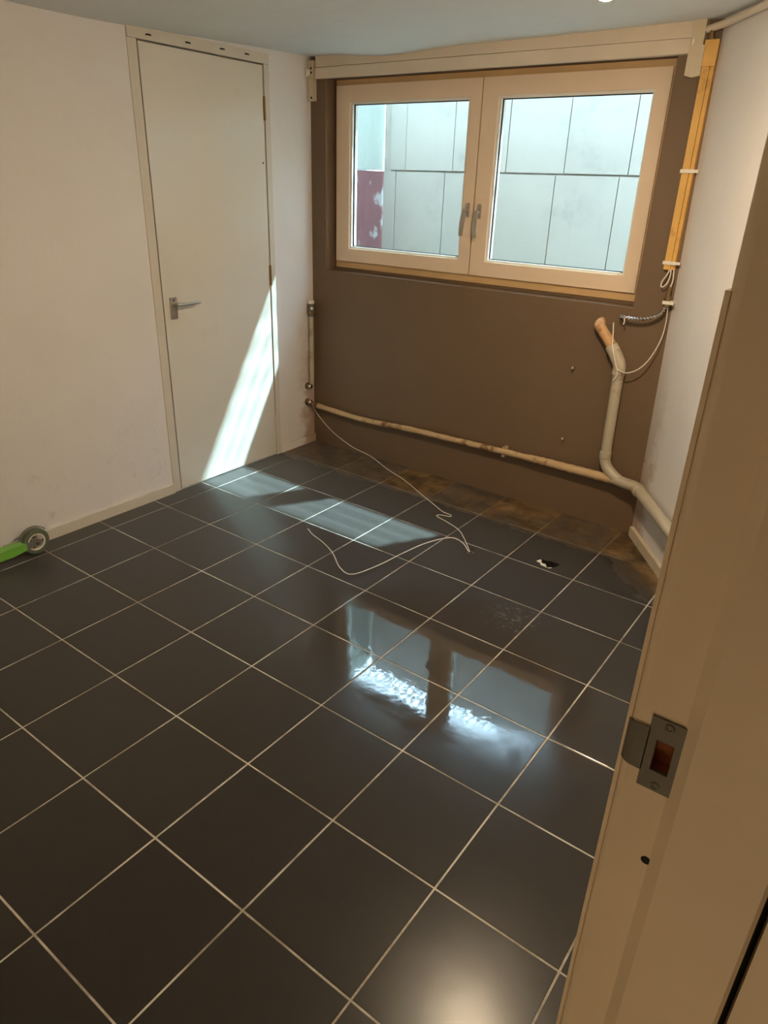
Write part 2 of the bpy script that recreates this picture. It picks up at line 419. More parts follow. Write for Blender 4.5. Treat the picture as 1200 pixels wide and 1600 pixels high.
for p, q in zip(row, row[1:]):
    for k in range(4): bm.faces.new((p[k], q[k], q[(k + 1) % 4], p[(k + 1) % 4]))
obj('mortar', bm, 'bead', floor)

# ceiling: hand-plastered, sagging a little towards the left and over the window
def ceil_z(x, y):
    z = CZ + 0.012 * max(-1, min(1, y)) * 1.0
    z -= 0.028 * math.exp(-((x - 0.42) / 0.30) ** 2 - ((y - 0.25) / 0.5) ** 2)
    z -= 0.022 * math.exp(-((x + 0.1) / 0.5) ** 2 - ((y + 1.3) / 0.8) ** 2)
    z += 0.006 * math.sin(3.1 * x + 1.3) * math.sin(2.3 * y + .4)
    return z
bm = B(); nx, ny = 48, 60; xs = [XL - .02 + (3.0 - XL) * k / nx for k in range(nx + 1)]; ys = [YF - .02 + (YB + .02 - YF) * k / ny for k in range(ny + 1)]
g = [[bm.verts.new((x, y, ceil_z(x, y))) for y in ys] for x in xs]
for a in range(nx):
    for b in range(ny): bm.faces.new((g[a][b], g[a][b + 1], g[a + 1][b + 1], g[a + 1][b]))
t_ = [bm.verts.new((x, y, 2.4)) for x, y in ((XL - .02, YF - .02), (xs[-1], YF - .02), (xs[-1], ys[-1]), (XL - .02, ys[-1]))]
bm.faces.new(t_)
for k, row in enumerate(([g[a][0] for a in range(nx + 1)], [g[nx][b] for b in range(ny + 1)], [g[a][ny] for a in range(nx, -1, -1)], [g[0][b] for b in range(ny, -1, -1)])):
    bm.faces.new(row[::-1] + [t_[k], t_[(k + 1) % 4]])
struct('ceiling', bm, 'ceil', smooth=True, angle=50)

# left wall with the opening of the cupboard door
DY0, DY1, DZ = -0.862, -0.022, 2.150   # outer frame of the cupboard door
bm = B(); xa, xb = XL - 0.12, XL
box(bm, xa, xb, YF - .1, DY0, -0.05, 2.3); box(bm, xa, xb, DY1, YB + 0.3, -0.05, 2.3); box(bm, xa, xb, DY0, DY1, DZ, 2.3)
box(bm, xa - .02, xa - .005, DY0 - .05, DY1 + .05, -0.05, 2.3)
struct('wall_left', bm, 'wall')
# back wall with the window opening
WX0, WX1, WZ0, WZ1 = -0.012, 1.850, 1.106, 2.092
YG, YO = 0.386, 0.575
bm = B(); framed(bm, XL - .3, 2.6, -0.05, 2.75, WX0, WX1, WZ0, WZ1, YB, YO)
es = [e for e in bm.edges if all(abs(v.co.y - YB) < 1e-4 and WX0 - .01 < v.co.x < WX1 + .01 and WZ0 - .01 < v.co.z < WZ1 + .01 for v in e.verts)]
bmesh.ops.bevel(bm, geom=es, offset=0.005, segments=2, profile=.5, affect='EDGES')
struct('wall_back', bm, 'brown')
# slanting right wall
bm = B(); obox(bm, P0, RD, -0.02, tE + .12, 0.0, 0.10, -0.05, 2.3)
for v in bm.verts:   # leans in a little towards the ceiling
    if v.co.z > 1: v.co += -RN * 0.035 
struct('wall_right', bm, 'wall')
# entrance wall with the doorway the photograph is taken from
bm = B(); box(bm, XE, 3.0, -2.36, PE.y + .02, -0.05, 2.3); box(bm, XE, 3.0, YF - .1, -3.335, -0.05, 2.3); box(bm, XE, 3.0, -3.335, -2.36, 2.14, 2.3)
struct('wall_entrance', bm, 'wall')
bm = B(); box(bm, XL - .12, 3.0, YF - .1, YF, -0.05, 2.3); struct('wall_front', bm, 'wall')
# hall behind the camera
bm = B(); box(bm, 2.99, 4.4, -4.6, -1.2, -0.08, -0.002); struct('floor_hall', bm, 'hallfloor')
bm = B(); box(bm, 2.99, 4.4, -4.6, -1.2, 2.35, 2.45); struct('ceiling_hall', bm, 'hall')
bm = B(); box(bm, 4.3, 4.4, -4.6, -1.2, -0.05, 2.4); box(bm, 2.99, 4.4, -1.3, -1.2, -0.05, 2.4); box(bm, 2.99, 4.4, -4.6, -4.5, -0.05, 2.4); box(bm, 2.95, 3.0, -4.6, -3.4, -.05, 2.4)
struct('wall_hall', bm, 'hall')

# baseboards
def bboard(name, bm): return struct(name, bm, 'trimw', bevel=0.003)
bm = B(); box(bm, XL, XL + .014, -1.80, DY0, 0.0, 0.052); bboard('baseboard_left', bm)
bm = B(); box(bm, XL, XL + .012, DY1, YB, 0.0, 0.050); o = struct('baseboard_corner', bm, 'wall', bevel=0.003)
bm = B(); obox(bm, P0, RD, 0.02, tE, -0.020, 0.0, 0.0, 0.050); o = struct('baseboard_right', bm, 'boardw', bevel=0.006)

# lintel boards over the window
bm = B(); box(bm, -0.068, 1.900, YB - 0.022, YB + 0.002, 2.088, 2.141)
for v in bm.verts: v.co.z += random.uniform(-.002, .002)
struct('trim_1', bm, 'beam', bevel=0.004)
bm = B(); box(bm, -0.068, 1.930, YB - 0.019, YB + 0.002, 2.1425, 2.235); struct('trim_2', bm, 'beam', bevel=0.002)

# ------------------------------------------------------------------ window
win = thing('window_1', (0.92, YG, WZ0), kind='structure')
FX0, FX1, FZ0, FZ1 = 0.000, 1.845, 1.121, 2.090
bm = B(); framed(bm, FX0, FX1, FZ0, FZ1, FX0 + .055, FX1 - .055, FZ0 + .055, FZ1 - .055, YG, YG + 0.075); obj('frame', bm, 'rawfr', win, bevel=0.003)
bm = B(); framed(bm, WX0 - .006, WX1 + .006, WZ0 - .006, WZ1 + .006, FX0 + .05, FX1 - .05, FZ0 + .05, FZ1 - .05, YG + .006, YG + .07); obj('light_seal', bm, 'brown', win)  # ring added to stop daylight leaking round the frame
bm = B(); box(bm, 0.895, 0.975, YG + .03, YG + .075, FZ0 + .05, FZ1 - .05); obj('mullion', bm, 'sash', win)
def sash(x0, x1, gx0, gx1, hinge_left):
    z0, z1 = 1.160, 2.062; gz0, gz1 = 1.243, 1.972; yf = YG - 0.016; yb = YG + 0.045
    s = framed(B(), x0, x1, z0, z1, gx0 - .012, gx1 + .012, gz0 - .012, gz1 + .012, yf, yb)
    s = obj('sash', s, 'sash', win, bevel=0.003)
    bm = framed(B(), gx0 - .012, gx1 + .012, gz0 - .012, gz1 + .012, gx0, gx1, gz0, gz1, yf + .012, yb - .004); obj('glazing_bead', bm, 'bead', s, bevel=0.002)
    bm = framed(B(), gx0, gx1, gz0, gz1, gx0 + .004, gx1 - .004, gz0 + .004, gz1 - .004, yf + .026, yf + .034); obj('gasket', bm, 'rubber', s)
    bm = box(B(), gx0 - .004, gx1 + .004, yf + .029, yf + .033, gz0 - .004, gz1 + .004); obj('pane', bm, 'glass', s)
    return s
# measured on the sash face
s1 = sash(0.012, 0.929, 0.118, 0.853, True)
s2 = sash(0.936, 1.824, 1.033, 1.752, False)
def win_handle(s, x, z, lean, out):
    yf = YG - .016
    bm = B(); prism(bm, [(x - .012, z - .034), (x + .012, z - .034), (x + .012, z + .026), (x + .007, z + .034), (x - .007, z + .034), (x - .012, z + .026)], yf - .006, yf + .002, (Vector((1, 0, 0)), Vector((0, 0, 1)), Vector((0, 1, 0)), Vector((0, 0, 0))))
    obj('handle_plate', bm, 'alu', s, bevel=0.002)
    bm = B(); tube(bm, [(x, yf - .004, z - .004), (x, yf - .032, z - .004)], .008, 12)
    pts = smooth_path([(x, yf - .030, z + .006), (x + lean * .2, yf - .040, z - .03), (x + lean * .6, yf - .044, z - .075), (x + lean, yf - .040, z - .125)], 5)
    n = len(pts); rings = []
    for k, p in enumerate(pts):
        w = .010 + .003 * math.sin(k / (n - 1) * math.pi); d = .0045
        rings.append([bm.verts.new(p + Vector((a * w, b * d, 0))) for a, b in ((-1, -.6), (-.6, -1), (.6, -1), (1, -.6), (1, .6), (.6, 1), (-.6, 1), (-1, .6))])
    for a, b in zip(rings, rings[1:]):
        for k in range(8): bm.faces.new((a[k], a[(k + 1) % 8], b[(k + 1) % 8], b[k]))
    bm.faces.new(rings[0]); bm.faces.new(rings[-1][::-1])
    obj('handle', bm, 'alu', s, smooth=True, angle=50)
win_handle(s1, 0.898, 1.476, -0.010, 0)
win_handle(s2, 0.968, 1.472, 0.004, 0)

# ------------------------------------------------------------------ outside: the light well
YE = 1.306
outw = struct('wall_outside', box(B(), -0.36, 3.4, YE + .022, YE + .20, 0.7, 2.58), 'concrete')
PZ = 1.668
def panel(x0, x1, z0, z1):
    bm = B(); box(bm, x0 + .003, x1 - .003, YE, YE + .06, z0 + .005, z1 - .005)
    o = obj('concrete_panel', bm, 'concrete', outw, bevel=0.004)
    o.location.y += random.uniform(-.004, .004)
xu = [-0.298, -0.163] + [0.215 + .3885 * k for k in range(8)]
xl = [-0.342, -0.239] + [0.157 + .3925 * k for k in range(8)]
for a, b in zip(xu, xu[1:]): panel(a, b, PZ, 2.58)
for a, b in zip(xl, xl[1:]): panel(a, b, 0.85, PZ)
bm = B(); box(bm, -0.55, -0.385, YO - .1, YE + .05, PZ, 2.58); struct('wall_outside_side', bm, 'sideup')
bm = B(); box(bm, -0.55, -0.380, YO - .1, YE + .05, 0.7, PZ - .004); struct('wall_outside_side_base', bm, 'sidered')
bm = B(); box(bm, 3.2, 3.4, YO - .1, YE + .05, 0.7, 2.58); struct('wall_outside_end', bm, 'sideup')
bm = B(); box(bm, -0.9, 3.4, YO - .02, YE + .1, 0.80, 0.90); struct('floor_outside', bm, 'ground')
bm = B(); box(bm, -6, 8, YE + .2, 9, 2.3, 2.56); struct('ground_outside', bm, 'ground')
# steel bar grate across the top of the light well
bm = B(); gz = 2.58
x = -0.4
while x < 3.3:
    box(bm, x, x + .012, YO, YE + .04, gz, gz + .012); x += 0.066
y = YO + .03
while y < YE:
    box(bm, -0.4, 3.3, y, y + .012, gz + .002, gz + .009); y += 0.095
struct('grate_outside', bm, 'steel')

# ------------------------------------------------------------------ cupboard door in the left wall
d1 = thing('door_1', (XL, -0.44, 0), kind='structure')
fy0, fy1 = -0.811, -0.061
bm = B(); box(bm, XL - .10, XL + .004, DY0, fy0 - .004, 0.0, 2.118); obj('frame_post', bm, 'trimw', d1, bevel=0.003)
bm = B(); box(bm, XL - .10, XL + .008, fy1 + .003, DY1, 0.0, 2.118); obj('frame_post', bm, 'trimw', d1, bevel=0.003)
bm = B(); box(bm, XL - .10, XL + .010, DY0, DY1, 2.119, 2.165); head = obj('frame_head', bm, 'trimw', d1, bevel=0.003)
for yy, zz in ((-0.755, 2.139), (-0.54, 2.140), (-0.335, 2.144), (-0.175, 2.144)):   # bent dark nails in the head board
    bm = B(); tube(bm, [(XL + .013, yy - .013, zz), (XL + .015, yy, zz + .001), (XL + .013, yy + .013, zz)], .0032, 8); obj('nail', bm, 'dark', head)
leaf = box(B(), XL - .036, XL + .003, fy0 + .004, fy1 - .003, 0.007, 2.112)
leaf = obj('leaf', leaf, 'door', d1, bevel=0.002)
hx = XL + .004; hy = -0.752
bm = B(); box(bm, hx, hx + .008, hy - .020, hy + .020, 0.930, 1.035); obj('handle_plate', bm, 'alu', leaf, bevel=0.003)
bm = B(); tube(bm, [(hx + .004, hy, 1.003), (hx + .045, hy, 1.003)], .010, 14)
pts = smooth_path([(hx + .042, hy - .006, 1.003), (hx + .050, hy + .020, 1.003), (hx + .052, hy + .06, 1.003), (hx + .052, hy + .13, 1.006)], 5)
tube(bm, pts, [.011 - .005 * k / (len(pts) - 1) for k in range(len(pts))], 14); obj('handle', bm, 'alu', leaf, smooth=True)
bm = B(); lathe(bm, (hx + .008, hy, 1.022), (1, 0, 0), [(0, .006), (.002, .006), (.003, .004), (.003, 0)], 12); obj('screw', bm, 'steel', leaf)
for zz in (1.92, 1.09, 0.21):
    bm = B(); tube(bm, [(XL + .006, fy1, zz - .055), (XL + .006, fy1, zz + .055)], .007, 10)
    for k in (-.02, .02): lathe(bm, (XL + .006, fy1, zz + k), (0, 0, 1), [(-.001, .0075), (.001, .0075)], 10)
    obj('hinge', bm, 'trimw' if zz < .5 else 'brass', leaf, smooth=True)
bm = B(); lathe(bm, (hx, -0.082, 1.665), (1, 0, 0), [(0, .005), (.001, .004), (.001, 0)], 10); obj('screw_hole', bm, 'dark', leaf)

# ------------------------------------------------------------------ entrance door frame (nearest thing to the camera)
d2 = thing('door_2', (2.85, -2.447, 0), kind='structure')
YJ = -2.447; TOPJ = 2.14
def jamb_prof(x0, xs_, x1, dep):   # plan view: rounded room edge, rebate, chamfered stop
    r = .011; pts = [(x0, YJ + dep)]
    pts += [(x0 + r - r * math.cos(a), YJ + r - r * math.sin(a)) for a in [math.pi / 2 * k / 5 for k in range(6)]]
    pts += [(xs_ - .014, YJ), (xs_, YJ - .015), (x1 - .004, YJ - .015), (x1, YJ - .011), (x1, YJ + dep)]
    return pts
bm = B(); prism(bm, jamb_prof(2.773, 2.840, 2.934, .09), 0.0, TOPJ)
ff = [f for f in bm.faces if all(abs(v.co.y - YJ) < 1e-5 for v in f.verts)]
fx = [min(v.co.x for v in ff[0].verts), 2.8040, 2.8215, max(v.co.x for v in ff[0].verts)]; fz = [0.0, 1.0575, 1.0965, TOPJ]
bmesh.ops.delete(bm, geom=ff, context='FACES_ONLY')
gv = [[bm.verts.new((a, YJ, c)) for c in fz] for a in fx]
for i in range(3):
    for k in range(3):
        if (i, k) != (1, 1): bm.faces.new((gv[i][k], gv[i + 1][k], gv[i + 1][k + 1], gv[i][k + 1]))
bmesh.ops.remove_doubles(bm, verts=bm.verts, dist=1e-5)
jamb = obj('jamb', bm, 'jamb', d2, smooth=True, angle=30)
bm = B(); prism(bm, [(a, -2 * 2.86 - b) for a, b in [(q[0], q[1]) for q in jamb_prof(2.773, 2.840, 2.934, .085)]], 0.0, TOPJ); obj('jamb', bm, 'jamb', d2)
bm = B(); box(bm, 2.773, 2.934, -3.36, -2.36, TOPJ, TOPJ + .06); obj('head_jamb', bm, 'jamb', d2)
bm = B(); box(bm, 2.7705, 2.775, YJ + .003, YJ + .07, 0.0, 1.523); obj('edge_bead', bm, 'jamb', d2, bevel=.002)
bm = B(); box(bm, 2.934, 2.942, YJ + .02, YJ + .09, 0, TOPJ); obj('shadow_gap', bm, 'dark', d2)
bm = B(); box(bm, 2.942, 3.02, YJ - .006, YJ + .09, 0, TOPJ); obj('architrave', bm, 'jamb', d2, bevel=.006)
# strike plate with its curved lip
sx = B(); yq = YJ - .0025
def quad_holes():
    bm = B(); n = 1
    xs = [2.795, 2.804, 2.8215, 2.829]; zs = [1.033, 1.0575, 1.0965, 1.123]
    v = {}
    for y in (yq, YJ + .002):
        for i, a in enumerate(xs):
            for k, c in enumerate(zs): v[i, k, y] = bm.verts.new((a, y, c))
    for i in range(3):
        for k in range(3):
            if (i, k) == (1, 1): continue
            bm.faces.new((v[i, k, yq], v[i + 1, k, yq], v[i + 1, k + 1, yq], v[i, k + 1, yq]))
    ys2 = YJ + .002
    for (a, b) in [((1, 1), (2, 1)), ((2, 1), (2, 2)), ((2, 2), (1, 2)), ((1, 2), (1, 1)), ((0, 0), (3, 0)), ((3, 0), (3, 3)), ((3, 3), (0, 3)), ((0, 3), (0, 0))]:
        ring = [(a[0] + (b[0] - a[0]) * t / 3, a[1] + (b[1] - a[1]) * t / 3) for t in range(4)] if abs(b[0] - a[0]) + abs(b[1] - a[1]) == 3 else [a, b]
        ring = [(round(p), round(q)) for p, q in ring]
        for p, q in zip(ring, ring[1:]): bm.faces.new((v[p[0], p[1], yq], v[q[0], q[1], yq], v[q[0], q[1], ys2], v[p[0], p[1], ys2]))
    # lip: wraps round the rounded room edge
    r = .0135; cxx, cyy = 2.773 + .011, YJ + .011; prof = [(2.796, yq)]
    prof += [(cxx - r * math.sin(a), cyy - r * math.cos(a)) for a in [math.pi * .62 * k / 8 for k in range(9)]]
    zt = [1.108 - .010 * math.sin(k / 9 * 1.2) + .006 * (k / 9) for k in range(10)]; zb = [1.052 + .004 * k / 9 for k in range(10)]
    up = [bm.verts.new((p[0], p[1], zt[k])) for k, p in enumerate(prof)]; dn = [bm.verts.new((p[0], p[1], zb[k])) for k, p in enumerate(prof)]
    for k in range(9): bm.faces.new((dn[k], dn[k + 1], up[k + 1], up[k]))
    return bm
plate = obj('strike_plate', quad_holes(), 'steel', d2, smooth=True, angle=40)
bm = B(); pv = [[bm.verts.new((x, y, z)) for x, z in ((2.803, 1.0565), (2.8225, 1.0565), (2.8225, 1.0975), (2.803, 1.0975))] for y in (YJ + .0005, YJ + .016)]
for k in range(4): bm.faces.new((pv[0][k], pv[0][(k + 1) % 4], pv[1][(k + 1) % 4], pv[1][k]))
bm.faces.new(pv[1])
obj('mortise', bm, 'wood', plate)
for zz in (1.116, 1.040):
    bm = B(); lathe(bm, (2.813, yq, zz), (0, -1, 0), [(-.001, .0052), (.0012, .0045), (.0016, .003), (.0006, .0018), (.0006, 0)], 14); obj('screw', bm, 'steel', plate, smooth=True)
bm = B(); lathe(bm, (2.823, YJ - .0005, 0.936), (0, -1, 0), [(0, .0055), (.0004, .005), (.0004, 0)], 14); obj('screw_hole', bm, 'dark', jamb)

# ------------------------------------------------------------------ ceiling spotlight
LX, LY = 2.138, -1.212
zc = ceil_z(LX, LY)
lamp = thing('ceiling_lamp', (LX, LY, zc), 'ceiling lamp whose glowing round bulb just shows at the top edge', 'lamp')
ZL = 2.0045     # centre of the bulb
bm = B(); lathe(bm, (LX, LY, zc + .01), (0, 0, -1), [(0, 0), (0, .045), (.018, .045), (.024, .035), (.026, .006), (.115, .006)], 24); obj('ceiling_rose', bm, 'whitepl', lamp, smooth=True)
bm = B(); lathe(bm, (LX, LY, ZL), (0, 0, 1), [(-.004, .055), (-.002, .057), (.060, .036), (.105, .018), (.115, 0), (.105, 0), (.058, .033), (-.004, .055)], 28); obj('shade', bm, 'whitepl', lamp, smooth=True)
bm = B(); lathe(bm, (LX, LY, ZL), (0, 0, 1), [(-.028 * math.cos(a), .028 * math.sin(a)) for a in [math.pi * k / 14 for k in range(12)]] + [(.060, .012)], 24); obj('bulb', bm, 'bulb', lamp, smooth=True)

# unseen lamp added in the hall to light the near door frame
HX, HY = 3.10, -3.42
hl = thing('added_hall_lamp', (HX, HY, 0.0), 'unseen globe lamp added on the hall floor to light the door frame', 'lamp')
bm = B(); lathe(bm, (HX, HY, 0), (0, 0, 1), [(0, 0), (0, .08), (.02, .08), (.03, .015), (.20, .012), (.20, 0)], 20); obj('base', bm, 'alu', hl, smooth=True)
bm = B(); lathe(bm, (HX, HY, .20), (0, 0, 1), [(0, .02)] + [(.10 - .10 * math.cos(a), .10 * math.sin(a)) for a in [math.pi * (k + 1) / 12 for k in range(11)]] + [(.2, 0)], 20); obj('globe', bm, 'globe', hl, smooth=True)

# ------------------------------------------------------------------ waste pipe along the back wall
YP = 0.262
wp = thing('waste_pipe', (1.9, YP, 0), 'pale waste pipe running low along the brown wall with a riser', 'pipe')
pts = smooth_path([(-0.075, .268, .262), (.29, .272, .244), (.68, .270, .262), (.95, .268, .268), (1.28, .266, .275), (1.50, YP, .279)], 8)
bm = B(); tube(bm, pts, [.0165 + .0012 * math.sin(k * 1.7) for k in range(len(pts))], 16); obj('horizontal_pipe', bm, 'lag', wp, smooth=True)
pts = smooth_path([(1.46, YP, .279), (1.55, YP, .280), (1.70, YP, .279), (1.83, YP - .004, .281), (1.95, YP - .012, .283)], 8)
bm = B(); tube(bm, pts, [.0185 + .004 * min(1, k / 16) + .0013 * math.sin(k * 2.1) for k in range(len(pts))], 18); obj('lagged_pipe', bm, 'lag', wp, smooth=True)
riser = smooth_path([(1.853, YP, .835), (1.855, YP, .60), (1.859, YP, .40)], 6) 
bm = B(); tube(bm, riser, .0255, 20); obj('riser', bm, 'pvc', wp, smooth=True)
el = smooth_path([(1.859, YP, .405), (1.860, YP, .375), (1.874, YP - .002, .340), (1.905, YP - .006, .312), (1.945, YP - .012, .290)], 6)
bm = B(); tube(bm, el, .0268, 20); e1 = obj('elbow', bm, 'pvc', wp, smooth=True)
bm = B(); lathe(bm, (1.859, YP, .40), (0, 0, 1), [(-.018, .0275), (-.016, .0292), (.016, .0292), (.018, .0275)], 20); obj('collar', bm, 'pvc', e1, smooth=True)
rp = lambda t, z, off=.048: P0 + RD * t - RN * off + Vector((0, 0, z))
pts = smooth_path([(1.93, YP - .010, .287), (1.975, YP - .022, .286), rp(.07, .285), rp(.16, .283), rp(.45, .276), rp(tE - .05, .262)], 8)
bm = B(); tube(bm, pts, .0275, 20); obj('branch_pipe', bm, 'pvc', wp, smooth=True)
bm = B(); a = rp(.105, .284); lathe(bm, a - RD * .02, RD, [(0, .028), (.003, .0325), (.035, .0325), (.038, .028)], 20); obj('collar', bm, 'pvc', wp, smooth=True)
# Y collar and the slanting orange-brown upper pipe
v1 = Vector((1.851, YP, .830)); v2 = Vector((1.815, YP - .002, .905)); v3 = Vector((1.735, YP, 1.000)); 
bm = B(); tube(bm, smooth_path([v1 - Vector((0, 0, .03)), v1 + Vector((0, 0, .01)), (1.838, YP - .001, .868), v2], 6), .0300, 20); obj('yoke', bm, 'pvc', wp, smooth=True)
bm = B(); tube(bm, smooth_path([(1.832, YP, .880), v2, (1.775, YP, .955), v3, (1.722, YP + .006, 1.016), (1.716, YP + .05, 1.022)], 6), .0240, 20); obj('upper_pipe', bm, 'rustpipe', wp, smooth=True)
dd = (v3 - v2).normalized(); bm = B(); lathe(bm, v2 + dd * .0, dd, [(-.004, .026), (0, .0305), (.030, .0300), (.034, .025)], 20); obj('collar', bm, 'pvc', wp, smooth=True)
for xx in (1.30,):
    bm = B(); box(bm, xx - .008, xx + .008, YP, YB, .245, .300); obj('bracket', bm, 'lag', wp, bevel=.003)

# ------------------------------------------------------------------ heating riser and valves in the left corner
vx, vy = -0.096, 0.258
rv = thing('radiator_riser', (vx, vy, .38), 'grey vertical pipe with a white-capped valve in the left corner', 'pipe')
bm = B(); tube(bm, [(vx, vy, .400), (vx, vy, .60), (vx, vy, .84)], .0155, 16); obj('pipe', bm, 'pvc', rv, smooth=True)
bm = B(); lathe(bm, (vx, vy, .825), (0, 0, 1), [(0, .0155), (.002, .019), (.018, .019), (.020, .0175), (.024, .022), (.074, .024), (.078, .018), (.082, 0)], 20); vb = obj('valve_body', bm, 'steel', rv, smooth=True)
bm = B(); lathe(bm, (vx, vy, .902), (0, 0, 1), [(0, .019), (.004, .021), (.016, .020), (.021, .015), (.022, 0)], 20); obj('valve_cap', bm, 'whitepl', vb, smooth=True)
bm = B(); lathe(bm, (vx + .012, vy - .012, .882), (.8, -.6, 0), [(0, .012), (.022, .012), (.024, .010), (.024, .006), (.008, .005), (.008, 0)], 18); obj('outlet', bm, 'chrome', vb, smooth=True)
bm = B(); lathe(bm, (vx, vy, .845), (0, 0, 1), [(0, .0235), (.014, .0240)], 18); obj('band', bm, 'brass', vb, smooth=True)
bm = B(); box(bm, XL, vx, vy - .006, vy + .006, .62, .632); obj('bracket', bm, 'trimw', rv)
def stub(name, z, y0, label, cat, extra):
    t = thing(name, (XL, y0, z), label, cat)
    bm = B(); lathe(bm, (XL, y0, z), (1, 0, 0), [(0, .021), (.006, .022), (.008, .015), (.008, 0)], 20); obj('rosette', bm, 'brass', t, smooth=True)
    bm = B(); lathe(bm, (XL + .006, y0, z), (1, 0, 0), [(0, .011), (.014, .011), (.015, .016), (.030, .0165), (.034, .012), (.034, .007), (.020, .006), (.020, 0)], 18); obj('fitting', bm, 'chrome', t, smooth=True)
    if extra:
        bm = B(); tube(bm, smooth_path([(XL + .030, y0, z), (XL + .045, y0 + .004, z - .003), (-0.070, .268, .262)], 5), .011, 14); obj('connector', bm, 'brass', t, smooth=True)
        bm = B(); lathe(bm, (-0.078, .266, .263), (1, -.02, -.05), [(0, .014), (.002, .0195), (.024, .0195), (.026, .016)], 8); obj('union_nut', bm, 'brass', t)
    return t
stub('pipe_stub', .388, .238, 'capped chrome pipe stub just below the grey corner riser', 'pipe fitting', False)
stub('pipe_valve', .282, .236, 'corroded pipe valve at the left end of the low waste pipe', 'pipe fitting', True)

# ------------------------------------------------------------------ curtain-rail brackets and batten by the ceiling
cb = thing('rail_bracket', (-.09, YB, 2.07), 'narrow white bracket with round knob at the left end of the lintel', 'bracket')
bm = B(); box(bm, -.118, -.078, YB - .030, YB, 1.985, 2.175); obj('plate', bm, 'boardw', cb, bevel=.003)
bm = B(); lathe(bm, (-.119, YB - .035, 2.118), (-.2, -1, 0), [(-.01, .02), (0, .022), (.010, .022), (.014, .018), (.014, 0)], 20); obj('knob', bm, 'whitepl', cb, smooth=True)
for zz in (2.138, 2.118, 2.000):
    bm = B(); lathe(bm, (-.090, YB - .030, zz), (0, -1, 0), [(0, .006), (.002, .005), (.002, 0)], 10); obj('screw', bm, 'dark', cb)
rb = thing('bracket_boards', (1.93, YB, 2.0), 'two scuffed white boards nailed at the right end of the lintel', 'bracket')
bm = B(); box(bm, 1.902, 1.950, YB - .034, YB, 2.100, 2.200); obj('upper_board', bm, 'boardw', rb, bevel=.002)
bm = B(); prism(bm, [(1.902, 2.012), (1.930, 2.004), (1.962, 2.010), (1.960, 2.112), (1.902, 2.116)], YB - .042, YB, (Vector((1, 0, 0)), Vector((0, 0, 1)), Vector((0, 1, 0)), Vector((0, 0, 0)))); obj('lower_board', bm, 'boardw', rb, bevel=.002)
bm = B(); tube(bm, [(1.912, YB - .036, 2.108), (1.914, YB - .040, 2.135)], .006, 8); obj('plug', bm, 'whitepl', rb)
ba = thing('wall_batten', (1.985, YB, 1.28), 'yellow wooden cable batten running down the corner right of the window', 'batten')
bm = B(); box(bm, 1.962, 1.990, YB - .032, YB, 1.285, 2.125); obj('strip', bm, 'lath', ba, bevel=.002)
bm = B(); box(bm, 1.991, 2.006, YB - .026, YB, 1.285, 2.125); obj('strip', bm, 'lath', ba, bevel=.002)
bm = B(); box(bm, 1.958, 2.010, YB - .038, YB - .030, 2.040, 2.128); obj('cover', bm, 'lath', ba, bevel=.002)
bm = B(); tube(bm, smooth_path([(1.985, YB - .02, 2.11), (1.975, YB - .034, 2.145), (1.982, YB - .03, 2.185)], 5), .008, 8); obj('cable_end', bm, 'brass', ba, smooth=True)
for zz in (1.672, 1.313):
    bm = B(); box(bm, 1.956, 2.012, YB - .038, YB - .028, zz - .007, zz + .007); box(bm, 2.004, 2.028, YB - .036, YB - .024, zz - .006, zz + .006); obj('clip', bm, 'whitepl', ba, bevel=.002)
# surface conduit along the ceiling of the right wall
cc = lambda t: P0 + RD * t - RN * .052
pts = [Vector((1.955, YB - .02, 2.165))] + [cc(t) + Vector((0, 0, 2.172)) for t in (.05, .2, .5, .9, tE - .05)]
bm = B(); tube(bm, smooth_path(pts, 4), .0135, 12); cd = obj('conduit', bm, 'beam', None, smooth=True); tag(cd, 'painted round conduit running along the ceiling of the right wall', 'conduit')

# ------------------------------------------------------------------ cable gland, metal hose and loose wires at the right corner
hs = thing('metal_hose', (2.0, YB - .03, 1.14), 'segmented chrome metal hose curling out of the right corner', 'hose')
hp = smooth_path([(2.004, .272, 1.136), (1.992, .262, 1.104), (1.958, .255, 1.080), (1.915, .250, 1.068), (1.875, .252, 1.064), (1.832, .262, 1.064)], 12)
bm = B(); rs = [(.0095 if (k // 2) % 2 == 0 else .0060) for k in range(len(hp))]; tube(bm, hp, rs, 12); obj('hose', bm, 'chrome', hs, smooth=True, angle=30)
bm = B(); lathe(bm, (1.842, .258, 1.064), (-1, .15, 0), [(0, .010), (.004, .014), (.024, .014), (.028, .009), (.028, 0)], 10); obj('end_nut', bm, 'chrome', hs)
bm = B(); tube(bm, smooth_path([(1.838, .252, 1.062), (1.842, .246, 1.048), (1.840, .244, 1.034)], 4), .0025, 8); obj('wire_tail', bm, 'wire', hs)
bm = B(); box(bm, 1.992, 2.040, YB - .055, YB - .015, 1.143, 1.157); cl = obj('clamp', bm, 'whitepl', hs, bevel=.003)
bm = B(); lathe(bm, (2.006, .270, 1.128), (0, 0, 1), [(0, .010), (.004, .014), (.045, .014), (.05, .009), (.085, .009), (.088, 0)], 14); obj('gland', bm, 'brass', hs, smooth=True)
lw = thing('cable_loop', (1.99, YB - .02, 1.2), 'small loop of pale cable hanging from the end of the yellow batten', 'cable')
bm = B(); tube(bm, smooth_path([(1.990, .284, 1.290), (1.982, .272, 1.262), (1.968, .268, 1.232), (1.972, .266, 1.212), (1.990, .268, 1.226), (1.998, .272, 1.262), (1.992, .284, 1.290)], 6), .0028, 8); obj('loop', bm, 'wire', lw, smooth=True)
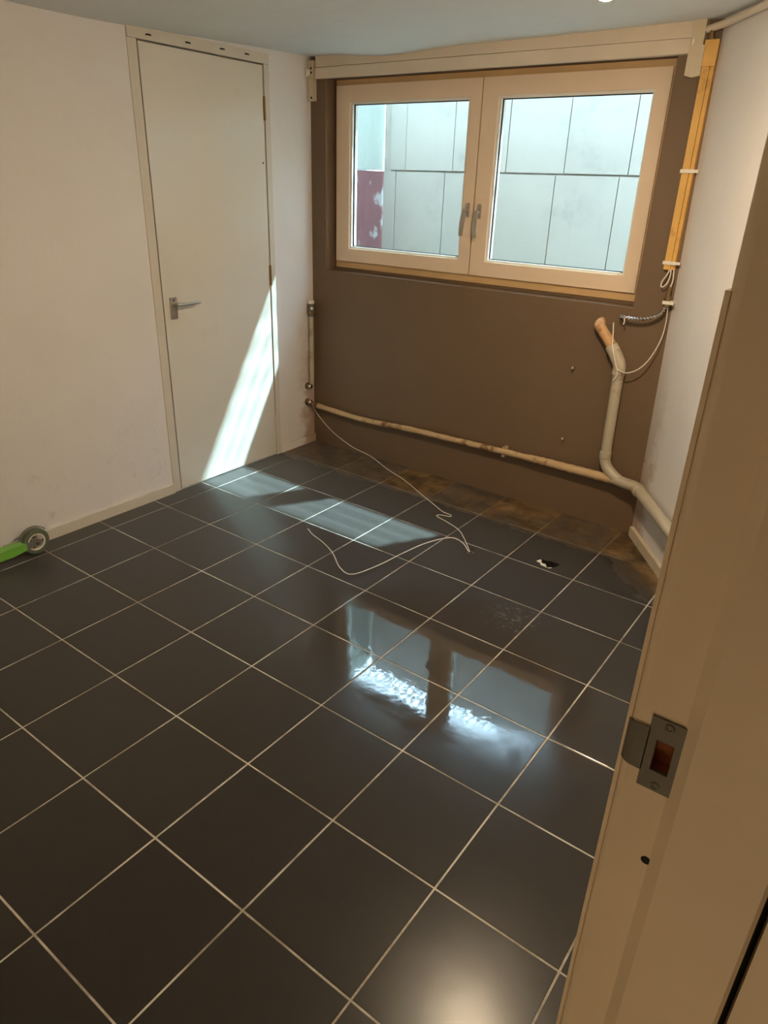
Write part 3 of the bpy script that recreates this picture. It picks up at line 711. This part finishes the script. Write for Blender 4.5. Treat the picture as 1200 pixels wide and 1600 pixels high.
bm = B(); tube(bm, smooth_path([(2.004, .286, 1.290), (2.012, .276, 1.24), (2.004, .272, 1.205)], 5), .0028, 8); obj('strand', bm, 'wire', lw, smooth=True)
bm = B(); tube(bm, smooth_path([(2.012, .280, 1.13), (2.016, .284, 1.06), (2.012, .270, .985), (1.985, .250, .90), (1.945, .238, .845), (1.895, .230, .822), (1.852, .226, .835), (1.836, .224, .872)], 6), .0026, 8)
o = obj('hanging_wire', bm, 'wire', None, smooth=True); tag(o, 'thin pale wire hanging in a curve from the right corner to the riser', 'wire')
bm = B(); tube(bm, smooth_path([(1.788, .262, 1.035), (1.800, .246, .985), (1.812, .234, .93), (1.836, .224, .872), (1.858, .224, .815), (1.842, .226, .775)], 6), .0026, 8)
o = obj('tie_wire', bm, 'wire', None, smooth=True); tag(o, 'straight pale wire tied down onto the top of the riser pipe', 'wire')
# two plugs left in the brown wall
for xx, zz, lab in ((1.616, .787, 'small screw in the brown wall, the upper one left of the riser'), (1.617, .419, 'small screw in the brown wall, the lower one near the waste pipe')):
    t = thing('wall_screw', (xx, YB, zz), lab, 'screw', 'screws in the brown wall')
    bm = B(); lathe(bm, (xx, YB, zz), (.1, -1, .15), [(-.004, .005), (.030, .0045), (.030, 0)], 10); obj('shank', bm, 'steel', t)
    bm = B(); lathe(bm, (xx + .003, YB - .029, zz + .004), (.1, -1, .15), [(0, .004), (.002, .0065), (.006, .0065), (.009, .004), (.009, 0)], 12); obj('head', bm, 'pvc', t, smooth=True)

# ------------------------------------------------------------------ loose wire across the floor
wpts = [(-0.085, .250, .262), (-.03, .236, .215), (.12, .205, .140), (.30, .185, .085), (.46, .170, .065), (.62, .135, .030), (.78, .085, .018), (.93, .015, .006), (1.07, -.060, .006), (1.165, -.112, .006), (1.222, -.120, .006), (1.226, -.140, .006), (1.180, -.160, .008),
        (1.176, -.185, .008), (1.25, -.205, .006), (1.345, -.245, .006), (1.42, -.315, .008), (1.505, -.412, .010), (1.500, -.418, .014), (1.455, -.395, .030), (1.39, -.400, .038), (1.325, -.52, .034), (1.285, -.66, .022), (1.26, -.81, .016), (1.218, -.945, .014), (1.150, -.950, .024), (1.06, -.895, .044), (.965, -.855, .052), (.885, -.835, .058), (.835, -.815, .066)]
bm = B(); tube(bm, smooth_path(wpts, 7), .0021, 8)
o = obj('floor_wire', bm, 'wire', None, smooth=True); tag(o, 'thin white wire trailing from the left corner across the floor tiles', 'wire')
bm = B(); tube(bm, smooth_path([(1.500, -.425, .004), (1.518, -.430, .004), (1.530, -.415, .004), (1.518, -.402, .004), (1.506, -.412, .004)], 5), .0026, 8)
o = obj('wire_ring', bm, 'steel', None, smooth=True); tag(o, 'tiny metal ring lying at the bend of the floor wire', 'wire')

# ------------------------------------------------------------------ kick scooter at the left edge
SX = -0.030; WY = -1.700; WR = 0.062
sc = thing('kick_scooter', (SX, WY, 0), 'green kick scooter with grey wheel parked against the left wall', 'scooter')
def wheel(y, x=SX, parent=sc):
    bm = B(); prof = [(-.012, WR * .66), (-.0125, WR * .80), (-.011, WR * .93), (-.006, WR * .99), (0, WR), (.006, WR * .99), (.011, WR * .93), (.0125, WR * .80), (.012, WR * .66), (-.012, WR * .66)]
    lathe(bm, (x, y, WR), (1, 0, 0), prof, 32); w = obj('wheel', bm, 'tyre', parent, smooth=True)
    bm = B(); lathe(bm, (x, y, WR), (1, 0, 0), [(-.010, WR * .54), (-.011, WR * .67), (.011, WR * .67), (.010, WR * .54), (-.010, WR * .54)], 28); obj('rim', bm, 'whitepl', w, smooth=True)
    bm = B(); lathe(bm, (x, y, WR), (1, 0, 0), [(-.013, 0), (-.013, .014), (.013, .014), (.013, 0)], 18); obj('hub', bm, 'greymet', w, smooth=True)
    for k in range(6):
        a = 2 * math.pi * k / 6 + .3; d = Vector((0, math.cos(a), math.sin(a))); c = Vector((x, y, WR))
        bm = B(); tube(bm, [c + d * .010, c + d * WR * .58], .0062, 8); obj('spoke', bm, 'alu', w, smooth=True)
    return w
wheel(WY)
for s in (-1, 1):
    bm = B(); prism(bm, [(WY + .014, WR - .014), (WY + .016, WR + .012), (WY + .004, WR + .016), (WY - .060, WR + .012), (WY - .075, WR - .012), (WY - .060, WR - .018)], SX + s * .018 - .003, SX + s * .018 + .003, (Vector((0, 1, 0)), Vector((0, 0, 1)), Vector((1, 0, 0)), Vector((0, 0, 0)))); fk = obj('fork_arm', bm, 'greymet', sc, bevel=.002)
    bm = B(); lathe(bm, (SX + s * .020, WY, WR), (s, 0, 0), [(0, .009), (.005, .009), (.007, .006), (.007, 0)], 6); obj('axle_nut', bm, 'steel', fk)
bm = B(); prism(bm, [(WY - .052, WR - .018), (WY - .052, WR + .014), (WY - .11, WR + .016), (WY - .56, WR + .016), (WY - .60, WR + .03), (WY - .60, WR - .01), (WY - .56, WR - .022), (WY - .12, WR - .026)], SX - .024, SX + .024, (Vector((0, 1, 0)), Vector((0, 0, 1)), Vector((1, 0, 0)), Vector((0, 0, 0))))
for v in bm.verts:
    if v.co.y > WY - .06: v.co.x = SX + (v.co.x - SX) * .9
obj('deck', bm, 'green', sc, bevel=.004)
bm = B(); n = 12; rings = []
for k in range(n + 1):
    a = math.radians(40 + 120 * k / n); c = Vector((0, WY, WR)); d = Vector((0, math.cos(a), math.sin(a)))
    rings.append([bm.verts.new(c + d * (WR + .007) + Vector((SX - .020, 0, 0))), bm.verts.new(c + d * (WR + .010) + Vector((SX, 0, 0))), bm.verts.new(c + d * (WR + .007) + Vector((SX + .004, 0, 0))), bm.verts.new(c + d * (WR + .004) + Vector((SX, 0, 0)))])
for a, b in zip(rings, rings[1:]):
    for k in range(4): bm.faces.new((a[k], a[(k + 1) % 4], b[(k + 1) % 4], b[k]))
bm.faces.new(rings[0]); bm.faces.new(rings[-1][::-1])
obj('fender', bm, 'greymet', sc, smooth=True, angle=50)
wheel(WY - .72)
bm = B(); tube(bm, [(SX, WY - .58, WR + .005), (SX, WY - .66, WR + .10)], .018, 14); obj('neck', bm, 'green', sc, smooth=True)
bm = B(); tube(bm, [(SX, WY - .735, WR - .0), (SX, WY - .70, WR + .075), (SX, WY - .66, WR + .10), (SX, WY - .63, .72)], .014, 14); st = obj('stem', bm, 'greymet', sc, smooth=True)
bm = B(); tube(bm, [(SX - .08, WY - .63, .72), (SX + .18, WY - .63, .72)], .013, 14); obj('handlebar', bm, 'tyre', st, smooth=True)
